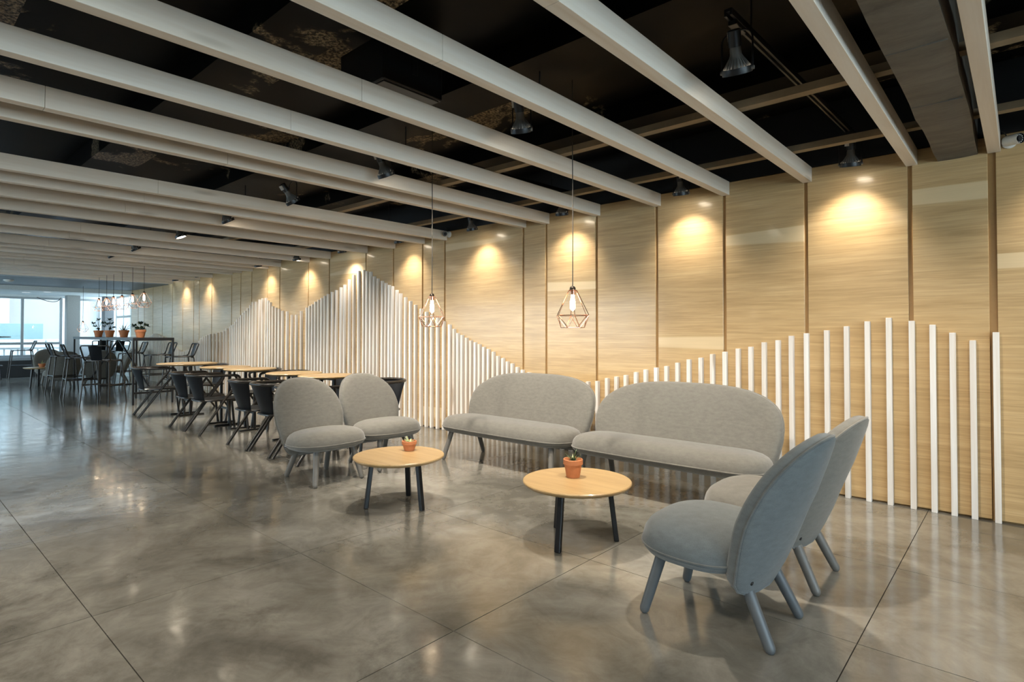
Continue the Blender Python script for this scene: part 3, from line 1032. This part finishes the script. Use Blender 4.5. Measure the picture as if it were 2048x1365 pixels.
NG, WG = 'dining armchairs on the room side of the tables', 'dining armchairs on the wall side of the tables'
ac = armchair('black tube armchair at the farthest dining table, leftmost of the row', NG, (-8.85, 2.665, 0), radians(-8))
for x, lab in ((-7.39, 'black tube armchair second in the row, just behind its neighbour'),
               (-6.905, 'black tube armchair third in the row, both slanting rear legs in view'),
               (-5.745, 'black tube armchair fourth in the row, partly behind the next one'),
               (-5.26, 'black tube armchair fifth in the row, beside the taupe lounge chair'),
               (-4.775, 'black tube armchair hidden behind the front taupe lounge chair')):
    dup(ac, (x, 2.672, 0), radians({-7.39: 0, -5.26: -2}.get(x, 0)), lab, NG)
for x, r, lab in ((-9.0, 186, 'dark armchair across the farthest dining table, facing us'),
                  (-7.36, 180, 'dark armchair across the second dining table, facing us'),
                  (-6.62, 182, 'dark armchair across the third dining table, facing us'),
                  (-5.70, 180, 'dark armchair across the fourth dining table, facing us'),
                  (-4.76, 181, 'dark armchair showing only its arm beside the rear taupe lounge chair')):
    dup(ac, (x, 3.30, 0), radians(r), lab, WG)


def dining_table(label, loc, R):
    root = thing('dining_table', label, 'table', loc, 0, 'round dining tables')
    h = 0.706
    MB().lathe([(0.02, h), (R - 0.004, h), (R, h - 0.004), (R, h - 0.009), (R - 0.014, h - 0.020), (R - 0.03, h - 0.024), (0.02, h - 0.024)], 56).build(
        'table_top', M['table_wood'], root, angle=25)
    for sx in (-1, 1):
        MB().box(sx * 0.12 - 0.014, sx * 0.12 + 0.014, -0.014, 0.014, 0.016, h - 0.024, 0.003).build('leg', M['black_metal'], root, smooth=False)
        MB().box(sx * 0.12 - 0.016, sx * 0.12 + 0.016, -0.17, 0.17, 0, 0.0165, 0.003).build('foot', M['black_metal'], root, smooth=False)
    MB().box(-0.107, 0.107, -0.009, 0.009, 0.185, 0.207, 0.002).build('stretcher', M['black_metal'], root, smooth=False)
    MB().box(-0.107, 0.107, -0.012, 0.012, h - 0.048, h - 0.0245, 0.002).build('apron_bar', M['black_metal'], root, smooth=False)
    return root


dining_table('round oak dining table, farthest of the five, beside the bar table', (-8.62, 2.945, 0), 0.37)
dining_table('round oak dining table, second nearest the bar table', (-7.36, 2.945, 0), 0.285)
dining_table('round oak dining table in the middle of the five', (-6.765, 2.985, 0), 0.285)
dining_table('round oak dining table behind the left taupe lounge chair', (-5.72, 2.985, 0), 0.28)
dining_table('round oak dining table behind both taupe lounge chairs', (-5.12, 3.02, 0), 0.28)

# ------------------------------------------------------------------ long bar table, bar stools
bt = thing('bar_table', 'long high dark steel bar table carrying four potted plants', 'table', (-12.21, 3.015, 0))
MB().box(-1.94, 1.94, -0.29, 0.29, 1.0, BT, 0.003).build('table_top', M['black_metal'], bt, smooth=False)
for lx in (-1.90, 0.03, 1.92):
    for ly in (-0.275, 0.275):
        MB().box(lx - 0.016, lx + 0.016, ly - 0.014, ly + 0.014, 0, 1.0, 0.002).build('leg', M['black_metal'], bt, smooth=False)
    MB().box(lx - 0.012, lx + 0.012, -0.262, 0.262, 0.17, 0.20, 0.002).build('stretcher', M['black_metal'], bt, smooth=False)
for s in (-1, 1):
    MB().tube([(0.02 * s, 0.0, 1.0), (s * 1.88, 0.0, 0.19)], 0.016, 6).build('brace', M['black_metal'], bt, smooth=False)


def bar_stool(label, group, loc, rotz):
    root = thing('bar_stool', label, 'stool', loc, rotz, group)
    ZS = 0.705
    T = 0.0115
    seat_plate(root, 0.195, 0.205, ZS, 'chair_sheet', 'chair_metal', 0.009)
    for sx in (-1, 1):
        for sy in (-1, 1):
            MB().tube(fillet([(sx * 0.10, sy * 0.165, ZS - 0.02), (sx * 0.168, sy * 0.185, ZS - 0.022), (sx * 0.205, sy * 0.255, 0.0)], 0.06, 5), T, 8).build(
                'leg', M['chair_metal'], root)
    ft = 0.30
    q = ft / (ZS - 0.02)
    cx, cy = 0.168 * q + 0.205 * (1 - q), 0.185 * q + 0.255 * (1 - q)
    m = MB()
    m.tube([(-cx, cy, ft), (cx, cy, ft)], 0.009, 8).tube([(-cx, -cy, ft + 0.04), (cx, -cy, ft + 0.04)], 0.009, 8)
    m.tube([(-cx, -cy, ft + 0.02), (-cx, cy, ft + 0.02)], 0.009, 8).tube([(cx, -cy, ft + 0.02), (cx, cy, ft + 0.02)], 0.009, 8)
    m.build('footrest', M['chair_metal'], root)
    MB().tube(fillet([(-0.185, -0.10, ZS - 0.006), (-0.180, -0.185, ZS + 0.0), (-0.205, -0.262, ZS + 0.222), (0.205, -0.262, ZS + 0.222), (0.180, -0.185, ZS + 0.0),
                      (0.185, -0.10, ZS - 0.006)], 0.045, 5), T, 8).build('back_frame', M['chair_metal'], root)
    sheet(lambda u: (0.092 * u, -0.262 - 0.012 * (1 - u * u), ZS + 0.226), lambda u: (0.078 * u, -0.195, ZS - 0.006), 8, 5, 0.003).build(
        'backrest', M['chair_sheet'], root, angle=60)
    return root


SG = 'bar stools at the long bar table'
st = bar_stool('black bar stool at the near corner of the bar table, back turned to us', SG, (-10.68, 2.45, 0), radians(50))
dup(st, (-12.16, 2.455, 0), radians(-4), 'black bar stool seen side-on at the middle of the bar table, room side', SG)
dup(st, (-13.30, 2.455, 0), radians(3), 'black bar stool seen side-on at the far end of the bar table, room side', SG)
dup(st, (-11.35, 3.74, 0), radians(176), 'black bar stool on the wall side, right-hand end of the bar table', SG)
dup(st, (-12.58, 3.77, 0), radians(183), 'black bar stool on the wall side, middle of the bar table', SG)
dup(st, (-14.05, 3.70, 0), radians(178), 'black bar stool on the wall side, far end of the bar table', SG)
dup(st, (-16.20, 3.97, 0), radians(92), 'black bar stool near the dark column, its back framed by the brace', 'bar stools near the far columns')
dup(st, (-17.30, 3.88, 0), radians(88), 'black bar stool near the pale window column, back to us', 'bar stools near the far columns')
dup(st, (-18.35, 2.52, 0), radians(178), 'black bar stool alone against the far window plinth', 'bar stools near the far columns')
rb = thing('high_round_table', 'tall round dark table cut by the left edge, at the far window', 'table', (-18.25, 1.90, 0))
MB().lathe([(0.02, 1.04), (0.395, 1.04), (0.40, 1.035), (0.40, 1.02), (0.39, 1.012), (0.02, 1.012)], 40).build('table_top', M['black_metal'], rb, angle=25)
for k in range(4):
    a = radians(45 + 90 * k)
    MB().tube([(0.17 * cos(a), 0.17 * sin(a), 1.012), (0.30 * cos(a), 0.30 * sin(a), 0.0)], 0.014, 8).build('leg', M['black_metal'], rb)
MB().tube([(0.255 * cos(2 * pi * k / 24), 0.255 * sin(2 * pi * k / 24), 0.34) for k in range(24)], 0.009, 6, closed=True).build('footrest', M['black_metal'], rb)

# ------------------------------------------------------------------ copper cage pendants


def pendant(label, group, loc, zcap, ztop):
    """origin at the top of the lamp cap; cord rises to the ceiling"""
    root = thing('pendant_lamp', label, 'lamp', (loc[0], loc[1], zcap), 0, group)
    MB().tube([(0, 0, -0.004), (0.002, 0, (ztop - zcap) * 0.3), (-0.001, 0.001, (ztop - zcap) * 0.7), (0, 0, ztop - zcap)], 0.0032, 6).build('cord', M['cord'], root)
    MB().lathe([(0.003, 0.0), (0.010, -0.001), (0.016, -0.006), (0.0185, -0.014), (0.0185, -0.022), (0.005, -0.022)], 18).build('cap', M['bronze'], root)
    MB().lathe([(0.005, -0.022), (0.0175, -0.022), (0.0175, -0.054), (0.005, -0.054)], 18).build('socket', M['copper'], root)
    cage = MB()
    W = 0.0022
    r0, r1, r2, z0, z1, z2 = 0.027, 0.107, 0.072, -0.026, -0.181, -0.256
    A = [Vector((r0 * cos(radians(60 * k + 12)), r0 * sin(radians(60 * k + 12)), z0)) for k in range(6)]
    Bm = [Vector((r1 * cos(radians(60 * k + 12)), r1 * sin(radians(60 * k + 12)), z1)) for k in range(6)]
    Cc = [Vector((r2 * cos(radians(60 * k + 42)), r2 * sin(radians(60 * k + 42)), z2)) for k in range(6)]
    for k in range(6):
        j = (k + 1) % 6
        for a, b in ((A[k], A[j]), (A[k], Bm[k]), (Bm[k], Bm[j]), (Bm[k], Cc[k]), (Bm[j], Cc[k]), (Cc[k], Cc[j])):
            cage.tube([a, b], W, 6)
    cage.build('wire_cage', M['copper'], root)
    MB().lathe([(0.003, -0.050), (0.011, -0.054), (0.0125, -0.078), (0.0165, -0.094), (0.0165, -0.138), (0.010, -0.146), (0.002, -0.154)], 16).build('bulb', M['bulb'], root)
    return root


def pendant_copy(src, label, loc, z):
    return dup(src, (loc[0], loc[1], z), rnd.uniform(0, 1), label, 'copper pendants over the bar table')


pendant('copper wire cage pendant over the nearest coffee table, larger of the front two', 'copper pendants over the lounge', (-2.07, 2.885), 1.409, CEIL)
pendant('copper wire cage pendant before the falling slats, smaller of the front two', 'copper pendants over the lounge', (-3.395, 2.885), 1.425, CEIL)
PZ = [(-10.735, 1.800), (-11.35, 1.800), (-11.96, 1.800), (-12.49, 1.802), (-12.955, 1.805), (-13.487, 1.805)]
words = ['nearest us of the row over the bar table', 'second in the row over the bar table', 'third in the row over the bar table',
         'fourth in the row over the bar table', 'fifth in the row over the bar table', 'farthest of the row over the bar table']
bp = pendant('lit copper wire cage pendant, ' + words[0], 'copper pendants over the bar table', (PZ[0][0], 3.0), PZ[0][1], CEIL)
for (px, pz), w in zip(PZ[1:], words[1:]):
    pendant_copy(bp, 'lit copper wire cage pendant, ' + w, (px, 3.0), pz)
lowp = pendant('copper wire cage pendant hanging lower than the rest, before the grey column', 'copper pendants by the far windows', (-16.2, 3.30), 1.40, 2.20)

# ------------------------------------------------------------------ track lamps


def track_lamp(label, group, loc, aim, energy, cone, twist=0.0, blend=0.5):
    """gimbal lamp: loc is the middle of the lit face, aim the direction it points in"""
    root = thing('ceiling_spotlight', label, 'lamp', loc, 0, group)
    d = Vector(aim).normalized()
    rot = Vector((0, 0, -1)).rotation_difference(d).to_matrix().to_4x4()
    r = 0.060
    MB().lathe([(r - 0.006, 0.0), (r, 0.0), (r + 0.001, 0.012), (r, 0.026), (r - 0.005, 0.026), (r - 0.006, 0.002)], 32, cap0=False, cap1=False, mat=rot).build('lamp_ring', M['black_metal'], root, angle=30)
    head = MB().lathe([(0.048, 0.020), (0.046, 0.030), (0.030, 0.062), (0.0235, 0.076), (0.0215, 0.108), (0.004, 0.108)], 24, mat=rot).build('lamp_head', M['heatsink'], root, angle=30)
    fins = MB()
    for k in range(22):
        mt = rot @ Matrix.Rotation(2 * pi * k / 22, 4, 'Z')
        v = [mt @ Vector(p) for p in ((0.030, -0.0012, 0.064), (0.055, -0.0012, 0.026), (0.047, -0.0012, 0.024), (0.026, -0.0012, 0.060))]
        w = [mt @ Vector(p) for p in ((0.030, 0.0012, 0.064), (0.055, 0.0012, 0.026), (0.047, 0.0012, 0.024), (0.026, 0.0012, 0.060))]
        fins.rings([v, w], True, True, True)
    fins.build('cooling_fins', M['heatsink'], head, smooth=False)
    sock = MB().lathe([(0.004, 0.106), (0.026, 0.106), (0.026, 0.168), (0.020, 0.174), (0.004, 0.174)], 20, mat=rot).build('socket', M['black'], root, angle=30)
    m = MB()
    m.box(-0.036, -0.0245, -0.013, 0.013, 0.130, 0.166)
    bmesh.ops.transform(m.bm, matrix=rot @ Matrix.Rotation(twist - 1.7, 4, 'Z'), verts=m.bm.verts[:])
    m.build('label_sticker', M['sticker'], sock, smooth=False)
    MB().lathe([(0.002, 0.003), (0.040, 0.004), (0.052, 0.010), (0.050, 0.020), (0.002, 0.021)], 24, mat=rot).build('lens', M['lens'], root, angle=30)
    # yoke from the ring pivots up to the track adapter
    z_ad = 2.408 - loc[2]
    sx = rot.to_3x3() @ Vector((1, 0, 0))
    sx = Vector((sx.x, sx.y, sx.z)).normalized()
    pv = rot.to_3x3() @ Vector((0, 0, 0.014))
    a, b = pv + sx * 0.064, pv - sx * 0.064
    top = Vector((0, 0, z_ad - 0.004))
    yoke = fillet([a, a + Vector((0, 0, z_ad * 0.86 - a.z)), top, b + Vector((0, 0, z_ad * 0.86 - b.z)), b], 0.03, 4)
    MB().tube(yoke, 0.0042, 6).build('yoke', M['black_metal'], root)
    MB().box(-0.018, 0.018, -0.055, 0.055, z_ad - 0.006, z_ad + 0.014, 0.002).build('track_adapter', M['black_metal'], root, smooth=False)
    for p in (a, b):
        mt = Matrix.Translation(p) @ Vector((0, 0, 1)).rotation_difference(sx).to_matrix().to_4x4()
        MB().lathe([(0.002, -0.006), (0.008, -0.006), (0.008, 0.006), (0.002, 0.006)], 10, mat=mt).build('pivot_knob', M['heatsink'], root)
    L = bpy.data.lights.new('lamp_beam', 'SPOT')
    L.energy = energy
    L.color = WARM
    L.spot_size = radians(cone)
    L.spot_blend = blend
    L.shadow_soft_size = 0.028
    lo = bpy.data.objects.new('lamp_beam', L)
    COL.objects.link(lo)
    lo.parent = root
    lo.location = d * 0.012
    lo.rotation_euler = Vector((0, 0, -1)).rotation_difference(d).to_euler()
    return root


WX = [1.50, 0.36, -0.83, -2.0, -3.165, -4.345, -5.60, -6.85, -8.08, -9.35, -11.90, -13.15]  # the first lamp is unseen, added as fill for the right wall
FX = [(0.38, 2.42), (-0.89, 2.43), (-2.03, 2.36), (-3.31, 2.40), (-4.57, 2.37), (-5.83, 2.35), (-7.2, 2.38), (-8.7, 2.34), (-9.75, 2.33)]  # the first lamp is unseen, added to light the chairs and right wall
ordn = ['nearest', 'second', 'third', 'fourth', 'fifth', 'sixth', 'seventh', 'eighth', 'ninth', 'tenth', 'eleventh', 'twelfth']
for k, wx in enumerate(WX):
    track_lamp(('black gimbal spotlight washing the timber wall, %s from the concrete beam along the wall' % ordn[k - 2]) if k > 1 else
               'black gimbal spotlight washing the timber wall, %s right of the concrete beam' % ('second', 'first')[k], 'wall-washing spotlights',
               (wx, 4.245, 2.205), (rnd.uniform(-0.06, 0.06) - 0.04, 0.27, -1.0), SPOT_WALL_W, 106, k * 1.3, 1.0)
AIM = [(-0.02, 0.60, -1), (-0.10, 0.52, -1), (-0.22, 0.46, -1), (-0.05, 0.55, -1), (0.02, 0.72, -1), (-0.04, 0.6, -1), (0.22, 0.35, -1), (-0.03, 0.60, -1), (-0.02, 0.6, -1)]
for k, (fx, fy) in enumerate(FX):
    track_lamp(('black gimbal spotlight over the seating, %s from the concrete beam down the middle row' % ordn[k - 1]) if k else
               'added black gimbal fill spotlight right of the concrete beam in the middle row', 'mid-room spotlights',
               (fx, fy, 2.215), AIM[k], SPOT_FLOOR_W if k else 115, 104, k * 0.9, 0.75)
HX = [0.4, -0.9, -2.1, -3.3, -4.6, -5.9, -7.2]  # lamps out of view, added to fill the near floor with light
for row, (hy, nm) in enumerate(((0.08, 'first'), (-1.65, 'second'))):
    for k, hx in enumerate(HX[:6 + row]):
        track_lamp('black gimbal spotlight added overhead as fill, %s row towards the room, %s from the concrete beam' % (nm, ordn[k]), 'added overhead spotlights',
                   (hx, hy, 2.215), (-0.05, 0.25, -1), SPOT_FILL_W, 112, k * 0.9, 0.8)
tw = ['right of the concrete beam', 'between the concrete beam and the next lamps', 'over the nearest coffee table', 'over the left coffee table', 'over the taupe lounge chairs',
      'over the nearest dining tables', 'over the third dining table', 'over the farthest dining table', 'before the bar table']
for k, (fx, fy) in enumerate(FX):
    wx = WX[k + 1]
    cxm = (fx + wx) / 2
    t = thing('ceiling_track', 'black lighting track running to the timber wall, ' + tw[k], 'track', (fx, fy - 0.10, 2.422), math.atan2(-(wx - fx), 4.36 - fy + 0.10),
              'black lighting tracks')
    Lt = sqrt((wx - fx) ** 2 + (4.36 - fy + 0.1) ** 2)
    MB().box(-0.017, -0.007, 0, Lt, 0.0, 0.022, 0.001).box(0.007, 0.017, 0, Lt, 0.0, 0.022, 0.001).box(-0.017, 0.017, 0, Lt, 0.016, 0.030, 0.001).build('rail', M['black_metal'], t, smooth=False)
    for yy in (0.25, Lt - 0.25):
        MB().tube([(0, yy, 0.028), (0, yy, CEIL - 2.422)], 0.004, 6).build('hanger', M['black_metal'], t)

# ------------------------------------------------------------------ cameras, detector, ceiling boxes


def security_camera(label, loc, aim, up_cord):
    root = thing('security_camera', label, 'camera', loc, 0, 'white security cameras')
    d = Vector(aim).normalized()
    base_rot = Vector((0, 0, 1)).rotation_difference(Vector((0, -1, 0))).to_matrix().to_4x4()
    MB().lathe([(0.004, 0.0), (0.036, 0.0), (0.036, 0.010), (0.022, 0.020), (0.004, 0.022)], 24, mat=base_rot).build('base', M['white_plastic'], root, angle=30)
    rot = Vector((0, 0, 1)).rotation_difference(d).to_matrix().to_4x4()
    c = Vector((0, -0.045, 0))
    mt = Matrix.Translation(c) @ rot
    MB().tube([(0, -0.018, 0), c], 0.013, 10).build('arm', M['white_plastic'], root)
    body = MB().lathe([(0.010, -0.030), (0.027, -0.022), (0.030, -0.008), (0.0305, 0.062), (0.029, 0.068)], 24, cap1=False, mat=mt).build('body', M['white_plastic'], root, angle=30)
    MB().lathe([(0.0285, 0.066), (0.0285, 0.058), (0.012, 0.056), (0.012, 0.062), (0.002, 0.062)], 24, cap0=False, mat=mt).build('lens_face', M['black'], body, angle=30)
    m = MB()
    for k in range(12):
        a = 2 * pi * k / 12
        p = mt @ Matrix.Translation((0.0215 * cos(a), 0.0215 * sin(a), 0.0585))
        m.lathe([(0.0028, 0), (0.0028, 0.0015), (0.001, 0.0022)], 6, mat=p)
    m.build('led_ring', M['led'], body)
    MB().tube(fillet([(-0.01, -0.006, 0.03), (-0.02, -0.02, 0.06), (-0.05, -0.012, 0.08)], 0.03, 4), 0.0035, 6).build('cable', M['cord'], root)
    return root


security_camera('white bullet security camera beside the last beam, right-hand end of the timber wall', (-0.050, WALL_Y, 2.245), (0.75, -0.64, -0.10), 0)
sc2 = security_camera('white bullet security camera tucked behind a beam end, above the first pendant gap', (-4.955, WALL_Y, 2.262), (0.55, -0.83, -0.12), 0)
sd = thing('smoke_detector', 'round white smoke detector on the grey planked ceiling', 'detector', (-15.36, 1.89, 2.20))
MB().lathe([(0.004, 0.0), (0.085, 0.0), (0.085, -0.014), (0.055, -0.036), (0.03, -0.042), (0.004, -0.042)], 28).build('housing', M['white_plastic'], sd, angle=30)
for (lx, ly, lab) in ((-17.35, 2.84, 'round recessed light in the pale soffit, nearer the column'), (-17.9, 2.52, 'round recessed light in the pale soffit, nearer the window mullion')):
    dl = thing('ceiling_downlight', lab, 'lamp', (lx, ly, 2.10), 0, 'recessed soffit lights')
    MB().lathe([(0.075, 0.0), (0.095, 0.0), (0.095, -0.006), (0.075, -0.004)], 28, cap0=False, cap1=False).build('trim_ring', M['white_plastic'], dl)
    MB().lathe([(0.003, -0.002), (0.078, -0.002), (0.078, 0.0), (0.003, 0.0)], 28).build('lens', glow('soffit_lens', (0.95, 0.98, 1.0), 1.6), dl)
bx = thing('ceiling_box', 'black steel equipment box hung between beams, above the left floor', 'equipment', (-2.62, 1.93, 2.42))
MB().box(-0.20, 0.20, -0.20, 0.20, 0.0, 0.24, 0.006).build('housing', M['black_metal'], bx, smooth=False)
MB().box(-0.185, 0.185, -0.185, 0.185, -0.006, 0.001, 0.002).build('bottom_cover', M['black'], bx, smooth=False)
MB().box(0.199, 0.206, -0.02, 0.02, 0.08, 0.16, 0.002).build('latch', M['black_metal'], bx, smooth=False)
for sx in (-0.16, 0.16):
    MB().tube([(sx, 0, 0.235), (sx, 0, CEIL - 2.42)], 0.006, 6).build('hanger', M['black_metal'], bx)
ap = thing('access_panel', 'small square grey panel on the black ceiling rib, upper middle', 'panel', (-2.30, 1.22, 2.66))
MB().box(-0.055, 0.055, -0.012, 0.0, -0.06, 0.06, 0.003).build('cover', plain('dull_grey_paint', (0.10, 0.10, 0.085), 0.6), ap, smooth=False)
cbm = MB().tube(fillet([(-19.05, 2.90, 2.045), (-18.98, 3.05, 1.965), (-18.95, 3.22, 1.93), (-18.93, 3.32, 1.96), (-18.92, 3.38, 2.05)], 0.08, 4), 0.008, 6).build('hanging_cable', M['cord'])
cbm['label'], cbm['category'] = 'slack dark cable looped under the pale header beside the column', 'cable'
cbm['kind'] = 'thing'

# ------------------------------------------------------------------ street outside
st_ = struct(MB().box(-80, -19.4, -45, 60, -0.6, -0.25).build('ground', M['asphalt'], smooth=False))
ho = thing('construction_hoarding', 'teal hoarding across the street behind the window', 'fence', (-26, 0, -0.25))
for k in range(8):
    MB().box(-0.03, 0.03, -6.0 + k * 1.27, -6.0 + k * 1.27 + 1.25, 0.0, 1.70, 0.006).build('panel', M['hoarding'], ho, smooth=False)
pb = thing('street_barrier', 'pale low barrier in front of the teal hoarding', 'barrier', (-24.6, 0, -0.25))
for k in range(7):
    MB().box(-0.15, 0.15, -8 + k * 2.0, -8 + k * 2.0 + 1.96, 0, 1.16, 0.02).build('block', M['out_white'], pb, smooth=False)
bl = thing('street_building', 'pale building with white framed windows across the street', 'building', (-33, 0, -0.25))
MB().box(-3, 0, -22, 4.1, 0, 9).build('facade', M['out_white'], bl, smooth=False)
for iz in range(4):
    for iy in range(14):
        y0 = -21.0 + iy * 1.8
        w = MB().box(-0.02, 0.04, y0, y0 + 1.35, 0.7 + iz * 1.75, 2.0 + iz * 1.75).build('window', M['out_glass'], bl, smooth=False)
        MB().box(0.03, 0.06, y0 + 0.64, y0 + 0.71, 0.7 + iz * 1.75, 2.0 + iz * 1.75).box(0.03, 0.06, y0, y0 + 1.35, 1.30 + iz * 1.75, 1.37 + iz * 1.75).build('glazing_bar', M['out_white'], w, smooth=False)
b2 = thing('street_building', 'dusty pink blank-walled building across the street', 'building', (-34, 0, -0.25))
MB().box(-4, 0, 4.2, 7.2, 0, 8).build('facade', M['out_pink'], b2, smooth=False)
MB().box(-4.05, 0.08, 4.15, 7.25, 7.9, 8.3).build('roof', M['out_white'], b2, smooth=False)
b3 = thing('street_building', 'white ribbed building beyond the side glass and columns', 'building', (-38, 0, -0.25))
MB().box(-4, 0, 7.4, 26, 0, 10).build('facade', M['out_white'], b3, smooth=False)
for k in range(24):
    MB().box(0.0, 0.25, 7.7 + k * 0.75, 7.7 + k * 0.75 + 0.22, 0.4, 9.6).build('rib', M['out_white'], b3, smooth=False)
rl = thing('balcony_railing', 'white baluster railing outside the far window', 'railing', (-20.3, 0, -0.25))
MB().box(-0.03, 0.03, -5.2, 3.6, 0.93, 0.98, 0.004).box(-0.02, 0.02, -5.2, 3.6, 0.08, 0.12, 0.004).build('rail', M['out_white'], rl, smooth=False)
for k in range(62):
    MB().box(-0.012, 0.012, -5.15 + k * 0.14, -5.15 + k * 0.14 + 0.03, 0.0, 0.94).build('baluster', M['out_white'], rl, smooth=False)
